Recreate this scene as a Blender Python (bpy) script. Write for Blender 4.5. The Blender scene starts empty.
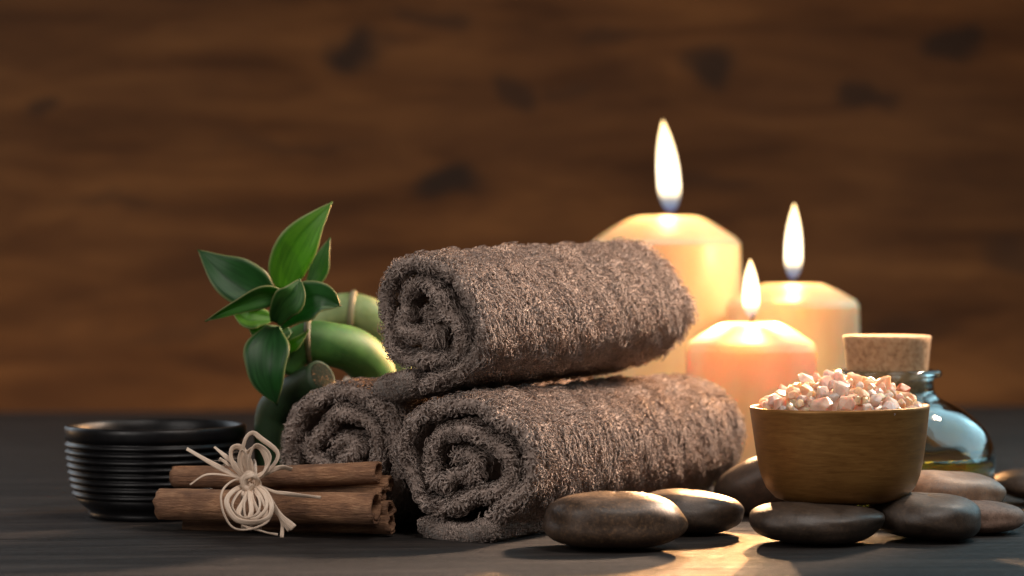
import bpy, bmesh, math, random
import numpy as np
from mathutils import Vector, Matrix, Euler, noise as mnoise
random.seed(7); rng = np.random.default_rng(7)
SC = bpy.context.scene; COL = SC.collection
# lengths below are centimetres; finish() turns everything into metres
F = 2400.0; H = 15.3; Y0 = 270.0
def P(px, py, d): return np.array([(px-512.0)/F*d, d, H-(py-Y0)/F*d])
def S(d): return d/F                                   # cm per pixel at depth d
def R(a): return math.radians(a)

# ------------------------------------------------------------------ materials
def mat(name):
    m = bpy.data.materials.new(name); m.use_nodes = True
    nt = m.node_tree; nt.nodes.clear()
    out = nt.nodes.new('ShaderNodeOutputMaterial')
    b = nt.nodes.new('ShaderNodeBsdfPrincipled'); nt.links.new(b.outputs[0], out.inputs[0])
    return m, nt, b, out
def N(nt, t, **kw):
    n = nt.nodes.new(t)
    for k, v in kw.items():
        if k in n.inputs: n.inputs[k].default_value = v
        else: setattr(n, k, v)
    return n
def coords(nt, scale=(1,1,1), rot=(0,0,0)):
    tc = nt.nodes.new('ShaderNodeTexCoord')
    mp = nt.nodes.new('ShaderNodeMapping')
    mp.inputs['Scale'].default_value = [s*100 for s in scale]; mp.inputs['Rotation'].default_value = rot
    nt.links.new(tc.outputs['Object'], mp.inputs[0]); return mp.outputs[0]
def noisetex(nt, vec, scale, detail=4, rough=.55, dist=0):
    n = nt.nodes.new('ShaderNodeTexNoise'); n.inputs['Scale'].default_value = scale
    n.inputs['Detail'].default_value = detail; n.inputs['Roughness'].default_value = rough
    n.inputs['Distortion'].default_value = dist
    nt.links.new(vec, n.inputs['Vector']); return n.outputs['Fac']
def ramp(nt, fac, stops, interp='LINEAR'):
    r = nt.nodes.new('ShaderNodeValToRGB'); e = r.color_ramp.elements; r.color_ramp.interpolation = interp
    while len(e) < len(stops): e.new(.5)
    for i, (p, c) in enumerate(stops):
        e[i].position = p; e[i].color = (*c, 1) if len(c) == 3 else c
    nt.links.new(fac, r.inputs[0]); return r.outputs[0]
def gray(v): return (v, v, v)
def mixc(nt, fac, a, b, mode='MIX'):
    m = nt.nodes.new('ShaderNodeMix'); m.data_type = 'RGBA'; m.blend_type = mode
    for sock, v in ((m.inputs[0], fac), (m.inputs[6], a), (m.inputs[7], b)):
        if isinstance(v, bpy.types.NodeSocket): nt.links.new(v, sock)
        elif isinstance(v, (int, float)): sock.default_value = v
        else: sock.default_value = (*v, 1)
    return m.outputs[2]
def math_(nt, op, a, b=None, c=None):
    m = nt.nodes.new('ShaderNodeMath'); m.operation = op
    for i, v in enumerate((a, b, c)):
        if v is None: continue
        if isinstance(v, bpy.types.NodeSocket): nt.links.new(v, m.inputs[i])
        else: m.inputs[i].default_value = v
    return m.outputs[0]
def bump(nt, b, h, strength=.3, dist=.1):
    n = nt.nodes.new('ShaderNodeBump'); n.inputs['Strength'].default_value = strength
    n.inputs['Distance'].default_value = dist*.01
    nt.links.new(h, n.inputs['Height']); nt.links.new(n.outputs[0], b.inputs['Normal']); return n
L = lambda nt, a, b: nt.links.new(a, b)

def m_table():
    m, nt, b, o = mat('dark_stained_wood')
    v = coords(nt, (.02, .35, .35)); g = noisetex(nt, v, 2.2, 8, .62, .6)
    v2 = coords(nt, (.45, 2.2, 2.2)); g2 = noisetex(nt, v2, 2.4, 7, .8)
    v3 = coords(nt, (.06, .09, .09)); g3 = noisetex(nt, v3, 1.2, 4)
    gg = math_(nt, 'ADD', math_(nt, 'MULTIPLY', g, .6), math_(nt, 'MULTIPLY', g2, .4))
    c = ramp(nt, gg, [(.40, (.005,.004,.0035)), (.5, (.020,.016,.0145)), (.61, (.075,.059,.051))])
    c2 = mixc(nt, ramp(nt, g3, [(.35, gray(0)), (.7, gray(.6))]), c, (.015,.012,.011))
    L(nt, c2, b.inputs['Base Color'])
    L(nt, ramp(nt, g2, [(.35, gray(.42)), (.65, gray(.85))]), b.inputs['Roughness'])
    b.inputs['Specular IOR Level'].default_value = .36
    bump(nt, b, gg, 1.0, .3); return m
def m_wall():
    m, nt, b, o = mat('warm_rustic_wood')
    v = coords(nt, (.018, .1, .1)); g = noisetex(nt, v, 1.7, 6, .6, .45)
    v2 = coords(nt, (.03, .03, .045)); g2 = noisetex(nt, v2, 1.0, 4, .6)
    c = ramp(nt, g, [(.32, (.034,.0145,.0060)), (.5, (.080,.0365,.0135)), (.68, (.132,.064,.0235))])
    c = mixc(nt, ramp(nt, g2, [(.35, gray(.45)), (.62, gray(0))]), c, (.045,.022,.012))
    # knots of the boards, each an oval dark spot of its own
    tc = nt.nodes.new('ShaderNodeTexCoord'); 
    wn = nt.nodes.new('ShaderNodeTexNoise'); wn.inputs['Scale'].default_value = 9; L(nt, tc.outputs['Object'], wn.inputs['Vector'])
    off = nt.nodes.new('ShaderNodeVectorMath'); off.operation = 'MULTIPLY_ADD'
    L(nt, wn.outputs['Color'], off.inputs[0]); off.inputs[1].default_value = (.16,.0,.09); L(nt, tc.outputs['Object'], off.inputs[2])
    for (px, py, rx, rz, k) in KNOTS:
        p = P(px, py, WALL)*.01
        s = nt.nodes.new('ShaderNodeVectorMath'); s.operation = 'SUBTRACT'; L(nt, off.outputs[0], s.inputs[0]); s.inputs[1].default_value = (p[0]+.08, 0, p[2]+.045)
        q = nt.nodes.new('ShaderNodeVectorMath'); q.operation = 'MULTIPLY'; L(nt, s.outputs[0], q.inputs[0])
        q.inputs[1].default_value = (1/(rx*1.25*S(WALL)*.01), 0, 1/(rz*S(WALL)*.01))
        l = nt.nodes.new('ShaderNodeVectorMath'); l.operation = 'LENGTH'; L(nt, q.outputs[0], l.inputs[0])
        f = ramp(nt, l.outputs['Value'], [(.35, gray(min(1,k*1.1))), (1.05, gray(0))], 'EASE')
        c = mixc(nt, f, c, (.018,.012,.010))
    L(nt, c, b.inputs['Base Color']); b.inputs['Roughness'].default_value = .75; b.inputs['Specular IOR Level'].default_value = .15
    bump(nt, b, g, .3, .3); return m
WALL = 290.0
KNOTS = [(360,48,40,26,.85),(712,58,34,34,.8),(450,192,48,22,.9),(965,45,30,26,.8),(866,100,30,22,.7),(524,95,24,24,.6),(436,22,26,16,.5),
         (388,88,26,22,-.0),(40,102,18,12,.6),(612,28,40,14,.4),(568,92,16,12,.4),(120,210,70,10,.35),(900,330,60,26,.4),(700,180,60,12,.35),(1010,250,40,22,.5),(180,330,90,12,.25),(300,140,80,9,.3)]
def m_terry(name, base, hi):
    m, nt, b, o = mat(name)
    v = coords(nt, (1,1,1)); n = noisetex(nt, v, 1.3, 3)
    n2 = noisetex(nt, v, 9, 2)
    nn = math_(nt, 'ADD', math_(nt, 'MULTIPLY', n, .45), math_(nt, 'MULTIPLY', n2, .55))
    L(nt, ramp(nt, nn, [(.35, base), (.65, hi)]), b.inputs['Base Color'])
    b.inputs['Roughness'].default_value = .9; b.inputs['Specular IOR Level'].default_value = .15
    b.inputs['Sheen Weight'].default_value = .35; b.inputs['Sheen Roughness'].default_value = .5
    b.inputs['Sheen Tint'].default_value = (1,.9,.85,1)
    return m
def m_hem():
    m, nt, b, o = mat('woven_hem')
    w = nt.nodes.new('ShaderNodeTexWave'); w.bands_direction = 'X'; w.inputs['Scale'].default_value = 3.2; w.inputs['Distortion'].default_value = .8
    w.inputs['Detail'].default_value = 1
    L(nt, coords(nt, (1,1,1)), w.inputs['Vector'])
    n = noisetex(nt, coords(nt, (1,1,1)), 12, 2)
    h = math_(nt, 'ADD', w.outputs['Fac'], math_(nt, 'MULTIPLY', n, .6))
    L(nt, ramp(nt, h, [(.2, (.15,.11,.09)), (1.2, (.32,.25,.205))]), b.inputs['Base Color'])
    b.inputs['Roughness'].default_value = .9; b.inputs['Sheen Weight'].default_value = .3
    bump(nt, b, h, 1.0, .12); return m
def m_stone(name, a, c, speck=None, rough=.42):
    m, nt, b, o = mat(name)
    v = coords(nt, (1,1,1)); n = noisetex(nt, v, .8, 6, .62, .5); f = noisetex(nt, v, 11, 3, .7)
    col = ramp(nt, n, [(.32, a), (.68, c)])
    if speck: col = mixc(nt, ramp(nt, noisetex(nt, v, 5, 6, .75), [(.5, gray(0)), (.68, gray(.75))]), col, speck)
    col = mixc(nt, ramp(nt, f, [(.60, gray(0)), (.72, gray(.35))]), col, tuple(min(1,x*2.6) for x in c))
    col = mixc(nt, ramp(nt, f, [(.26, gray(.6)), (.38, gray(0))]), col, tuple(x*.3 for x in a))
    L(nt, col, b.inputs['Base Color'])
    L(nt, ramp(nt, n, [(.3, gray(rough-.06)), (.7, gray(rough+.12))]), b.inputs['Roughness'])
    bump(nt, b, math_(nt, 'ADD', math_(nt, 'MULTIPLY', n, .7), math_(nt, 'MULTIPLY', f, .3)), .45, .12)
    return m
def m_wax():
    m, nt, b, o = mat('ivory_wax')
    n = noisetex(nt, coords(nt, (1,1,.5)), .35, 3)
    L(nt, ramp(nt, n, [(.3, (.86,.59,.31)), (.7, (.92,.68,.41))]), b.inputs['Base Color'])
    b.inputs['Subsurface Weight'].default_value = 1; b.inputs['Subsurface Radius'].default_value = (1, .68, .42)
    b.inputs['Subsurface Scale'].default_value = .035; b.inputs['Roughness'].default_value = .38
    bump(nt, b, noisetex(nt, coords(nt, (1,1,.4)), 1.2, 3), .15, .1)
    return m
def m_flame(hgt, name='flame_glow', k=1.0):
    m, nt, b, o = mat(name); nt.nodes.remove(b)
    tc = nt.nodes.new('ShaderNodeTexCoord'); sp = nt.nodes.new('ShaderNodeSeparateXYZ'); L(nt, tc.outputs['Object'], sp.inputs[0])
    t = math_(nt, 'DIVIDE', sp.outputs[2], hgt*.01)
    core = ramp(nt, t, [(0, (.10,.25,.9)), (.10, (.5,.7,1)), (.2, (1,.80,.5)), (.45, (1,.84,.58)), (1, (1,.66,.28))])
    lw = nt.nodes.new('ShaderNodeLayerWeight'); lw.inputs[0].default_value = .35
    rim = ramp(nt, t, [(0, (.05,.15,.8)), (.14, (.25,.4,.9)), (.26, (1,.5,.18)), (1, (1,.42,.12))])
    c = mixc(nt, ramp(nt, lw.outputs['Facing'], [(.45, gray(0)), (.95, gray(1))]), core, rim)
    st = ramp(nt, t, [(0, gray(.03)), (.16, gray(.12)), (.30, gray(1)), (1, gray(.9))])
    fade = ramp(nt, lw.outputs['Facing'], [(.3, gray(1)), (.7, gray(.4)), (1, gray(.02))])
    e = nt.nodes.new('ShaderNodeEmission'); L(nt, c, e.inputs[0])
    L(nt, math_(nt, 'MULTIPLY', math_(nt, 'MULTIPLY', st, fade), 2.4*k), e.inputs[1])
    tr = nt.nodes.new('ShaderNodeBsdfTransparent'); ad = nt.nodes.new('ShaderNodeAddShader')
    L(nt, e.outputs[0], ad.inputs[0]); L(nt, tr.outputs[0], ad.inputs[1]); L(nt, ad.outputs[0], o.inputs[0]); return m
def m_simple(name, col, rough=.5, metal=0, **kw):
    m, nt, b, o = mat(name); b.inputs['Base Color'].default_value = (*col, 1)
    b.inputs['Roughness'].default_value = rough; b.inputs['Metallic'].default_value = metal
    for k, v in kw.items(): b.inputs[k.replace('_', ' ')].default_value = v
    return m
def m_cork():
    m, nt, b, o = mat('cork')
    v = coords(nt, (1,1,1)); n = noisetex(nt, v, 3.2, 6, .7); vo = nt.nodes.new('ShaderNodeTexVoronoi'); vo.inputs['Scale'].default_value = 4.5
    L(nt, v, vo.inputs['Vector'])
    c = ramp(nt, n, [(.32, (.20,.11,.05)), (.5, (.38,.235,.125)), (.70, (.50,.335,.19))])
    c = mixc(nt, ramp(nt, vo.outputs['Distance'], [(.04, gray(.5)), (.2, gray(0))]), c, (.10,.05,.025))
    L(nt, c, b.inputs['Base Color']); b.inputs['Roughness'].default_value = .8
    bump(nt, b, n, .5, .1); return m
def m_bronze():
    m, nt, b, o = mat('satin_golden_wood')
    n = noisetex(nt, coords(nt, (.3,.3,3.0)), 2.2, 7, .7, .8); big = noisetex(nt, coords(nt, (.14,.14,.3)), 1.6, 3)
    nn = math_(nt, 'ADD', math_(nt, 'MULTIPLY', n, .6), math_(nt, 'MULTIPLY', big, .4))
    L(nt, ramp(nt, nn, [(.30, (.17,.075,.018)), (.5, (.29,.140,.038)), (.70, (.40,.215,.062))]), b.inputs['Base Color'])
    b.inputs['Metallic'].default_value = .55
    L(nt, ramp(nt, n, [(.3, gray(.36)), (.7, gray(.5))]), b.inputs['Roughness'])
    bump(nt, b, n, .14, .05); return m
def m_cinnamon(name, d=1):
    m, nt, b, o = mat(name)
    n = noisetex(nt, coords(nt, (.25,1.6,1.6)), 1.6, 7, .65, .5); f = noisetex(nt, coords(nt, (.6,3,3)), 4, 4, .7)
    p = noisetex(nt, coords(nt, (.35,.5,.5)), 1.3, 3)
    nn = math_(nt, 'ADD', math_(nt, 'MULTIPLY', n, .65), math_(nt, 'MULTIPLY', f, .35))
    c = ramp(nt, nn, [(.32, (.085*d,.040*d,.022*d)), (.5, (.30*d,.148*d,.074*d)), (.66, (.58*d,.33*d,.18*d))])
    c = mixc(nt, ramp(nt, p, [(.42, gray(0)), (.64, gray(.55))]), c, (.11*d,.055*d,.034*d))
    L(nt, c, b.inputs['Base Color']); b.inputs['Roughness'].default_value = .66
    bump(nt, b, nn, 1.0, .25); return m
def m_leaf(name, a, c, edge):
    m, nt, b, o = mat(name)
    uv = nt.nodes.new('ShaderNodeUVMap'); sp = nt.nodes.new('ShaderNodeSeparateXYZ'); L(nt, uv.outputs[0], sp.inputs[0])
    mp = nt.nodes.new('ShaderNodeMapping'); mp.inputs['Scale'].default_value = (9, .8, 1); L(nt, uv.outputs[0], mp.inputs[0])
    n = noisetex(nt, mp.outputs[0], 1.4, 3, .5); col = ramp(nt, n, [(.35, a), (.65, c)])
    x = math_(nt, 'ABSOLUTE', math_(nt, 'SUBTRACT', sp.outputs[0], .5))
    col = mixc(nt, ramp(nt, x, [(.44, gray(0)), (.495, gray(.7))]), col, edge)  # pale margin: rim light painted into the leaf colour
    L(nt, col, b.inputs['Base Color']); b.inputs['Roughness'].default_value = .48
    tl = nt.nodes.new('ShaderNodeBsdfTranslucent'); L(nt, mixc(nt, .5, col, tuple(min(1, q*3) for q in c)), tl.inputs[0])
    mx = nt.nodes.new('ShaderNodeMixShader'); mx.inputs[0].default_value = .35
    L(nt, b.outputs[0], mx.inputs[1]); L(nt, tl.outputs[0], mx.inputs[2]); L(nt, mx.outputs[0], o.inputs[0])
    bump(nt, b, n, .25, .05); return m
def m_bamboo(name, a, c):
    m, nt, b, o = mat(name); n = noisetex(nt, coords(nt, (1,1,1)), .6, 4)
    L(nt, ramp(nt, n, [(.35, a), (.65, c)]), b.inputs['Base Color']); b.inputs['Roughness'].default_value = .6
    b.inputs['Subsurface Weight'].default_value = .15; b.inputs['Subsurface Scale'].default_value = .003
    return m
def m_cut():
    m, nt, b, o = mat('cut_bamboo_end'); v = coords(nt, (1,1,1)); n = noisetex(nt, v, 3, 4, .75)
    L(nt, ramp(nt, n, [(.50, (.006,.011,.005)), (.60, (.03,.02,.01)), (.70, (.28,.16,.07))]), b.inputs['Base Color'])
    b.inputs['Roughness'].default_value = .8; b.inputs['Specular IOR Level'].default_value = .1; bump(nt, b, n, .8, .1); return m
def m_raffia():
    m, nt, b, o = mat('raffia')
    uv = nt.nodes.new('ShaderNodeUVMap'); mp = nt.nodes.new('ShaderNodeMapping'); mp.inputs['Scale'].default_value = (6, .6, 1)
    L(nt, uv.outputs[0], mp.inputs[0]); n = noisetex(nt, mp.outputs[0], 2, 4, .6)
    L(nt, ramp(nt, n, [(.3, (.45,.30,.21)), (.5, (.74,.58,.45)), (.7, (.86,.73,.60))]), b.inputs['Base Color'])
    b.inputs['Roughness'].default_value = .55; bump(nt, b, n, .5, .05); return m
def m_glass(name, col, rough=0.0, ior=1.48):
    return m_simple(name, col, rough, 0, Transmission_Weight=1.0, IOR=ior)
def m_salt(name, col, sss):
    m, nt, b, o = mat(name); n = noisetex(nt, coords(nt, (1,1,1)), 2.2, 4)
    L(nt, ramp(nt, n, [(.35, tuple(x*.72 for x in col)), (.62, col)]), b.inputs['Base Color'])
    b.inputs['Subsurface Weight'].default_value = .7; b.inputs['Subsurface Radius'].default_value = sss
    b.inputs['Subsurface Scale'].default_value = .009; b.inputs['Roughness'].default_value = .32
    b.inputs['Transmission Weight'].default_value = .3
    bump(nt, b, n, .3, .08); return m

# ------------------------------------------------------------------ mesh helpers
class MB:
    def __init__(s): s.v = []; s.f = []; s.uv = []; s.n = 0; s.hasuv = False; s.mi = []
    def add(s, v, f, uv=None, mi=0):
        v = np.asarray(v, float).reshape(-1, 3); s.v.append(v)
        for q in f: s.f.append(tuple(int(i)+s.n for i in q)); s.mi.append(mi)
        if uv is not None: s.uv.append(np.asarray(uv, float).reshape(-1, 2)); s.hasuv = True
        else: s.uv.append(np.zeros((len(v), 2)))
        s.n += len(v)
    def grid(s, g, cu=False, cv=False, uv=None, cap0=False, cap1=False, mi=0):
        g = np.asarray(g, float); n, m = g.shape[:2]; f = []
        for i in range(n if cu else n-1):
            for j in range(m if cv else m-1):
                a = i*m+j; b = i*m+(j+1) % m; c = ((i+1) % n)*m+(j+1) % m; d = ((i+1) % n)*m+j
                f.append((a, b, c, d))
        if cap0: f.append(tuple(range(m))[::-1])
        if cap1: f.append(tuple((n-1)*m+j for j in range(m)))
        s.add(g.reshape(-1, 3), f, uv, mi)
    def tube(s, path, rad, sides=10, cap=True, mi=0):
        path = np.asarray(path, float); n = len(path); rad = np.broadcast_to(rad, n)
        t = np.gradient(path, axis=0); t /= np.linalg.norm(t, axis=1)[:, None]
        up = np.array([0, 0, 1.0]) if abs(t[0][2]) < .9 else np.array([0, 1.0, 0]); g = []
        u = np.cross(t[0], up); u /= np.linalg.norm(u)
        for i in range(n):
            u = u-t[i]*np.dot(u, t[i]); u /= np.linalg.norm(u); w = np.cross(t[i], u)
            a = np.linspace(0, 2*np.pi, sides, endpoint=False)
            g.append(path[i]+rad[i]*(np.cos(a)[:, None]*u+np.sin(a)[:, None]*w))
        s.grid(g, cv=True, cap0=cap, cap1=cap, mi=mi)
    def lathe(s, prof, seg=64, wob=None):
        a = np.linspace(0, 2*np.pi, seg, endpoint=False); g = []
        for r, z in prof:
            rr = max(r, .001)*np.ones(seg)
            if wob: rr = rr*(1+wob(a, z))
            g.append(np.stack([rr*np.cos(a), rr*np.sin(a), z*np.ones(seg)], 1))
        s.grid(g, cv=True, cap0=prof[0][0] < .01, cap1=prof[-1][0] < .01)
    def build(s, name, mats, parent=None, loc=None, rot=None, smooth=True, fix=True):
        me = bpy.data.meshes.new(name); v = np.concatenate(s.v)
        if loc is not None and rot is None and not getattr(s, 'local', False): pass
        me.from_pydata(v.tolist(), [], s.f)
        for q in (mats if isinstance(mats, (list, tuple)) else [mats]): me.materials.append(q)
        if any(s.mi): me.polygons.foreach_set('material_index', s.mi)
        if s.hasuv:
            uv = np.concatenate(s.uv); l = me.uv_layers.new(name='UVMap'); idx = np.zeros(len(me.loops), int)
            me.loops.foreach_get('vertex_index', idx); l.data.foreach_set('uv', uv[idx].reshape(-1))
        if fix:
            bm = bmesh.new(); bm.from_mesh(me); bmesh.ops.recalc_face_normals(bm, faces=bm.faces); bm.to_mesh(me); bm.free()
        if smooth: me.polygons.foreach_set('use_smooth', [True]*len(me.polygons))
        o = bpy.data.objects.new(name, me); COL.objects.link(o)
        if parent: o.parent = parent
        if loc is not None: o.location = loc
        if rot is not None: o.rotation_euler = rot
        return o
def empty(name, loc, rot=(0,0,0)):
    o = bpy.data.objects.new(name, None); COL.objects.link(o); o.location = loc; o.rotation_euler = rot; o.empty_display_size = .02; return o
def tag(o, label=None, cat=None, group=None, kind=None):
    if label: o['label'] = label
    if cat: o['category'] = cat
    if group: o['group'] = group
    if kind: o['kind'] = kind
    return o
def smooth_path(pts, n=24):
    """Catmull-Rom through the points"""
    p = np.asarray(pts, float); p = np.vstack([2*p[0]-p[1], p, 2*p[-1]-p[-2]]); m = len(p)-3; out = []
    for k in range(n):
        t = k/(n-1)*m; i = min(int(t), m-1); t -= i; a, b, c, d = p[i:i+4]
        out.append(.5*((2*b)+(-a+c)*t+(2*a-5*b+4*c-d)*t*t+(-a+3*b-3*c+d)*t**3))
    return np.array(out)

# ------------------------------------------------------------------ the setting
def boards(name, x0, x1, y0, y1, widths, thick, material, gap=.12, vertical=False, bev=.12):
    mb = MB(); p = y0; i = 0
    while p < y1:
        w = widths[i % len(widths)]; i += 1
        a, b = p+gap/2, p+w-gap/2; dz = random.uniform(-.03, .03)
        xs = np.linspace(x0, x1, 60); prof = [(a, -thick), (a, -bev), (a+bev*.3, -bev*.3), (a+bev, 0), (b-bev, 0), (b-bev*.3, -bev*.3), (b, -bev), (b, -thick)]
        g = [[(x, q, z+dz) for q, z in prof] for x in xs]
        mb.grid(g, cv=True, cap0=True, cap1=True); p += w
    return mb
tb = boards('table', -130, 130, -150, 132, [17.5, 19, 16, 18.5], 3, None)
table = tb.build('table', m_table(), loc=(0, 130, 0), rot=(0, 0, R(6)), smooth=False)
tag(table, 'dark stained plank table top under everything', 'table', kind='structure')
wb = boards('wooden_wall', -190, 190, -45, 150, [23, 21, 25, 22], 3, None, gap=.02, bev=.02)
for k, v in enumerate(wb.v): wb.v[k] = np.stack([v[:, 0], -v[:, 2], v[:, 1]], 1)
wall = wb.build('wooden_wall', m_wall(), loc=(0, WALL, 0), smooth=False)
tag(wall, 'blurred brown plank wall with dark knots behind the table', 'wall', kind='structure')

# ------------------------------------------------------------------ towels
terry = m_terry('terry_taupe', (.225,.172,.148), (.42,.335,.29)); hem = m_hem()
def sheet_surface(cl, th, L_, bulge):
    """closed sheet that follows the cross-section centreline cl (n,2) along the axis 0..L_; returns grid (n,k,3) as (u,a,w) and normals"""
    n = len(cl); t = np.gradient(cl, axis=0); t /= np.linalg.norm(t, axis=1)[:, None]; nn = np.stack([t[:, 1], -t[:, 0]], 1)
    h = th/2; loop = []
    for a in np.linspace(0, L_, 26)[1:-1]: loop.append((a, 1))
    for q in np.linspace(90, -90, 7): loop.append((L_+h*math.cos(R(q))-h*.2, math.sin(R(q))))
    for a in np.linspace(L_, 0, 26)[1:-1]: loop.append((a, -1))
    for q in np.linspace(-90, 90, 7): loop.append((-h*math.cos(R(q))+h*.2, math.sin(R(q))))
    g = np.zeros((n, len(loop), 3))
    s = np.concatenate([[0], np.cumsum(np.linalg.norm(np.diff(cl, axis=0), axis=1))])
    end = np.clip(np.minimum(s, s[-1]-s)/h, 0, 1); hs = h*np.sqrt(1-(1-end)**2)*.97+.03*h
    for j, (a, q) in enumerate(loop):
        off = bulge(s, a); shift = .16*np.sin(s*.9+1.3)+.10*np.sin(s*2.3)       # the folded edge is uneven
        g[:, j, 0] = cl[:, 0]+nn[:, 0]*(q*hs+off); g[:, j, 2] = cl[:, 1]+nn[:, 1]*(q*hs+off)
        g[:, j, 1] = a+(shift if a < L_*.5 else -shift)
    return g, len(loop)
def tufts(g, dens, length, rad, keep, comb, seed, rows):
    """terry loops as small bent three-sided strands over the grid g"""
    r = np.random.default_rng(seed); n, m = g.shape[:2]
    a = g[:-1]; b = g[1:]; a2 = np.roll(a, -1, axis=1); b2 = np.roll(b, -1, axis=1)
    c = (a+b+a2+b2)/4; e1 = (b+b2-a-a2)/2; e2 = (a2+b2-a-b)/2; nr = np.cross(e1, e2); ar = np.linalg.norm(nr, axis=2); nr /= (ar[..., None]+1e-9)
    # outwards: away from the local sheet centre
    cen = g.mean(axis=1)[:-1]
    mid = np.roll(c, m//2, axis=1)
    w = ar*keep(c, nr); num = int(w.sum()*dens); idx = r.choice(w.size, num, p=(w/w.sum()).ravel())
    i, j = np.unravel_index(idx, w.shape); x, y = r.random(num)[:, None], r.random(num)[:, None]
    p = (a[i, j]*(1-x)*(1-y)+b[i, j]*x*(1-y)+a2[i, j]*(1-x)*y+b2[i, j]*x*y); nv = nr[i, j]
    t1 = e1[i, j]/np.linalg.norm(e1[i, j], axis=1)[:, None]; t2 = np.cross(nv, t1)
    ph = np.sin(p[:, 0]*1.9+p[:, 2]*1.1)+np.sin(p[:, 1]*1.3+p[:, 0]*.8+2)+np.sin(p[:, 2]*2.7-p[:, 1]*.9)
    ang = comb(p, nv)+.28*ph+r.normal(0, .28, num)
    lean = (np.cos(ang)[:, None]*t1+np.sin(ang)[:, None]*t2); sd = np.cross(nv, lean)
    ln = (length*(.75+.5*r.random(num))*(1+.18*np.sin(p[:, 0]*3+p[:, 1]*2.2+p[:, 2]*2.6))*(1+rows[1]*np.sin(p[:, 1]*2*math.pi/rows[0]+1.6*np.sin(p[:, 0]*1.1+p[:, 2]*.9+seed)+1.2*ph)))[:, None]
    curl = (.5+.5*r.random(num))[:, None]
    ln = ln*np.where(np.abs(nv[:, 1:2]) > .5, .78, 1.0)
    k = [(-.14, 0, 1.0), (.42, .22, 1.05), (.62, .66, 1.0), (.58, 1.15, .5)]
    rings = []
    rr = (rad*(.7+.6*r.random(num)))[:, None]
    for up, ac, w_ in k:
        q = p+nv*ln*up+lean*ln*ac*curl+sd*ln*.08*r.normal(0, 1, (num, 1))
        for s_ in range(3):
            th = s_*2*math.pi/3; rings.append(q+(sd*math.cos(th)+(lean*.6+nv*.4)*math.sin(th))*rr*w_)
    V = np.stack(rings, 1).reshape(-1, 3); base = (np.arange(num)*12)[:, None]
    quads = []
    for q in range(3):
        for s_ in range(3): quads.append(np.array([q*3+s_, q*3+(s_+1) % 3, (q+1)*3+(s_+1) % 3, (q+1)*3+s_]))
    Fq = np.stack([base+qq for qq in quads], 1).reshape(-1, 4); return V, Fq
def fast_mesh(name, V, Q, material, parent, smooth=True):
    me = bpy.data.meshes.new(name); me.vertices.add(len(V)); me.vertices.foreach_set('co', V.astype(np.float32).ravel())
    me.loops.add(len(Q)*4); me.loops.foreach_set('vertex_index', Q.astype(np.int32).ravel())
    me.polygons.add(len(Q)); me.polygons.foreach_set('loop_start', np.arange(0, len(Q)*4, 4, dtype=np.int32))
    me.polygons.foreach_set('loop_total', np.full(len(Q), 4, dtype=np.int32)) if False else None
    me.update(calc_edges=True); me.materials.append(material)
    me.polygons.foreach_set('use_smooth', np.ones(len(Q), bool))
    o = bpy.data.objects.new(name, me); COL.objects.link(o); o.parent = parent; return o
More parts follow.
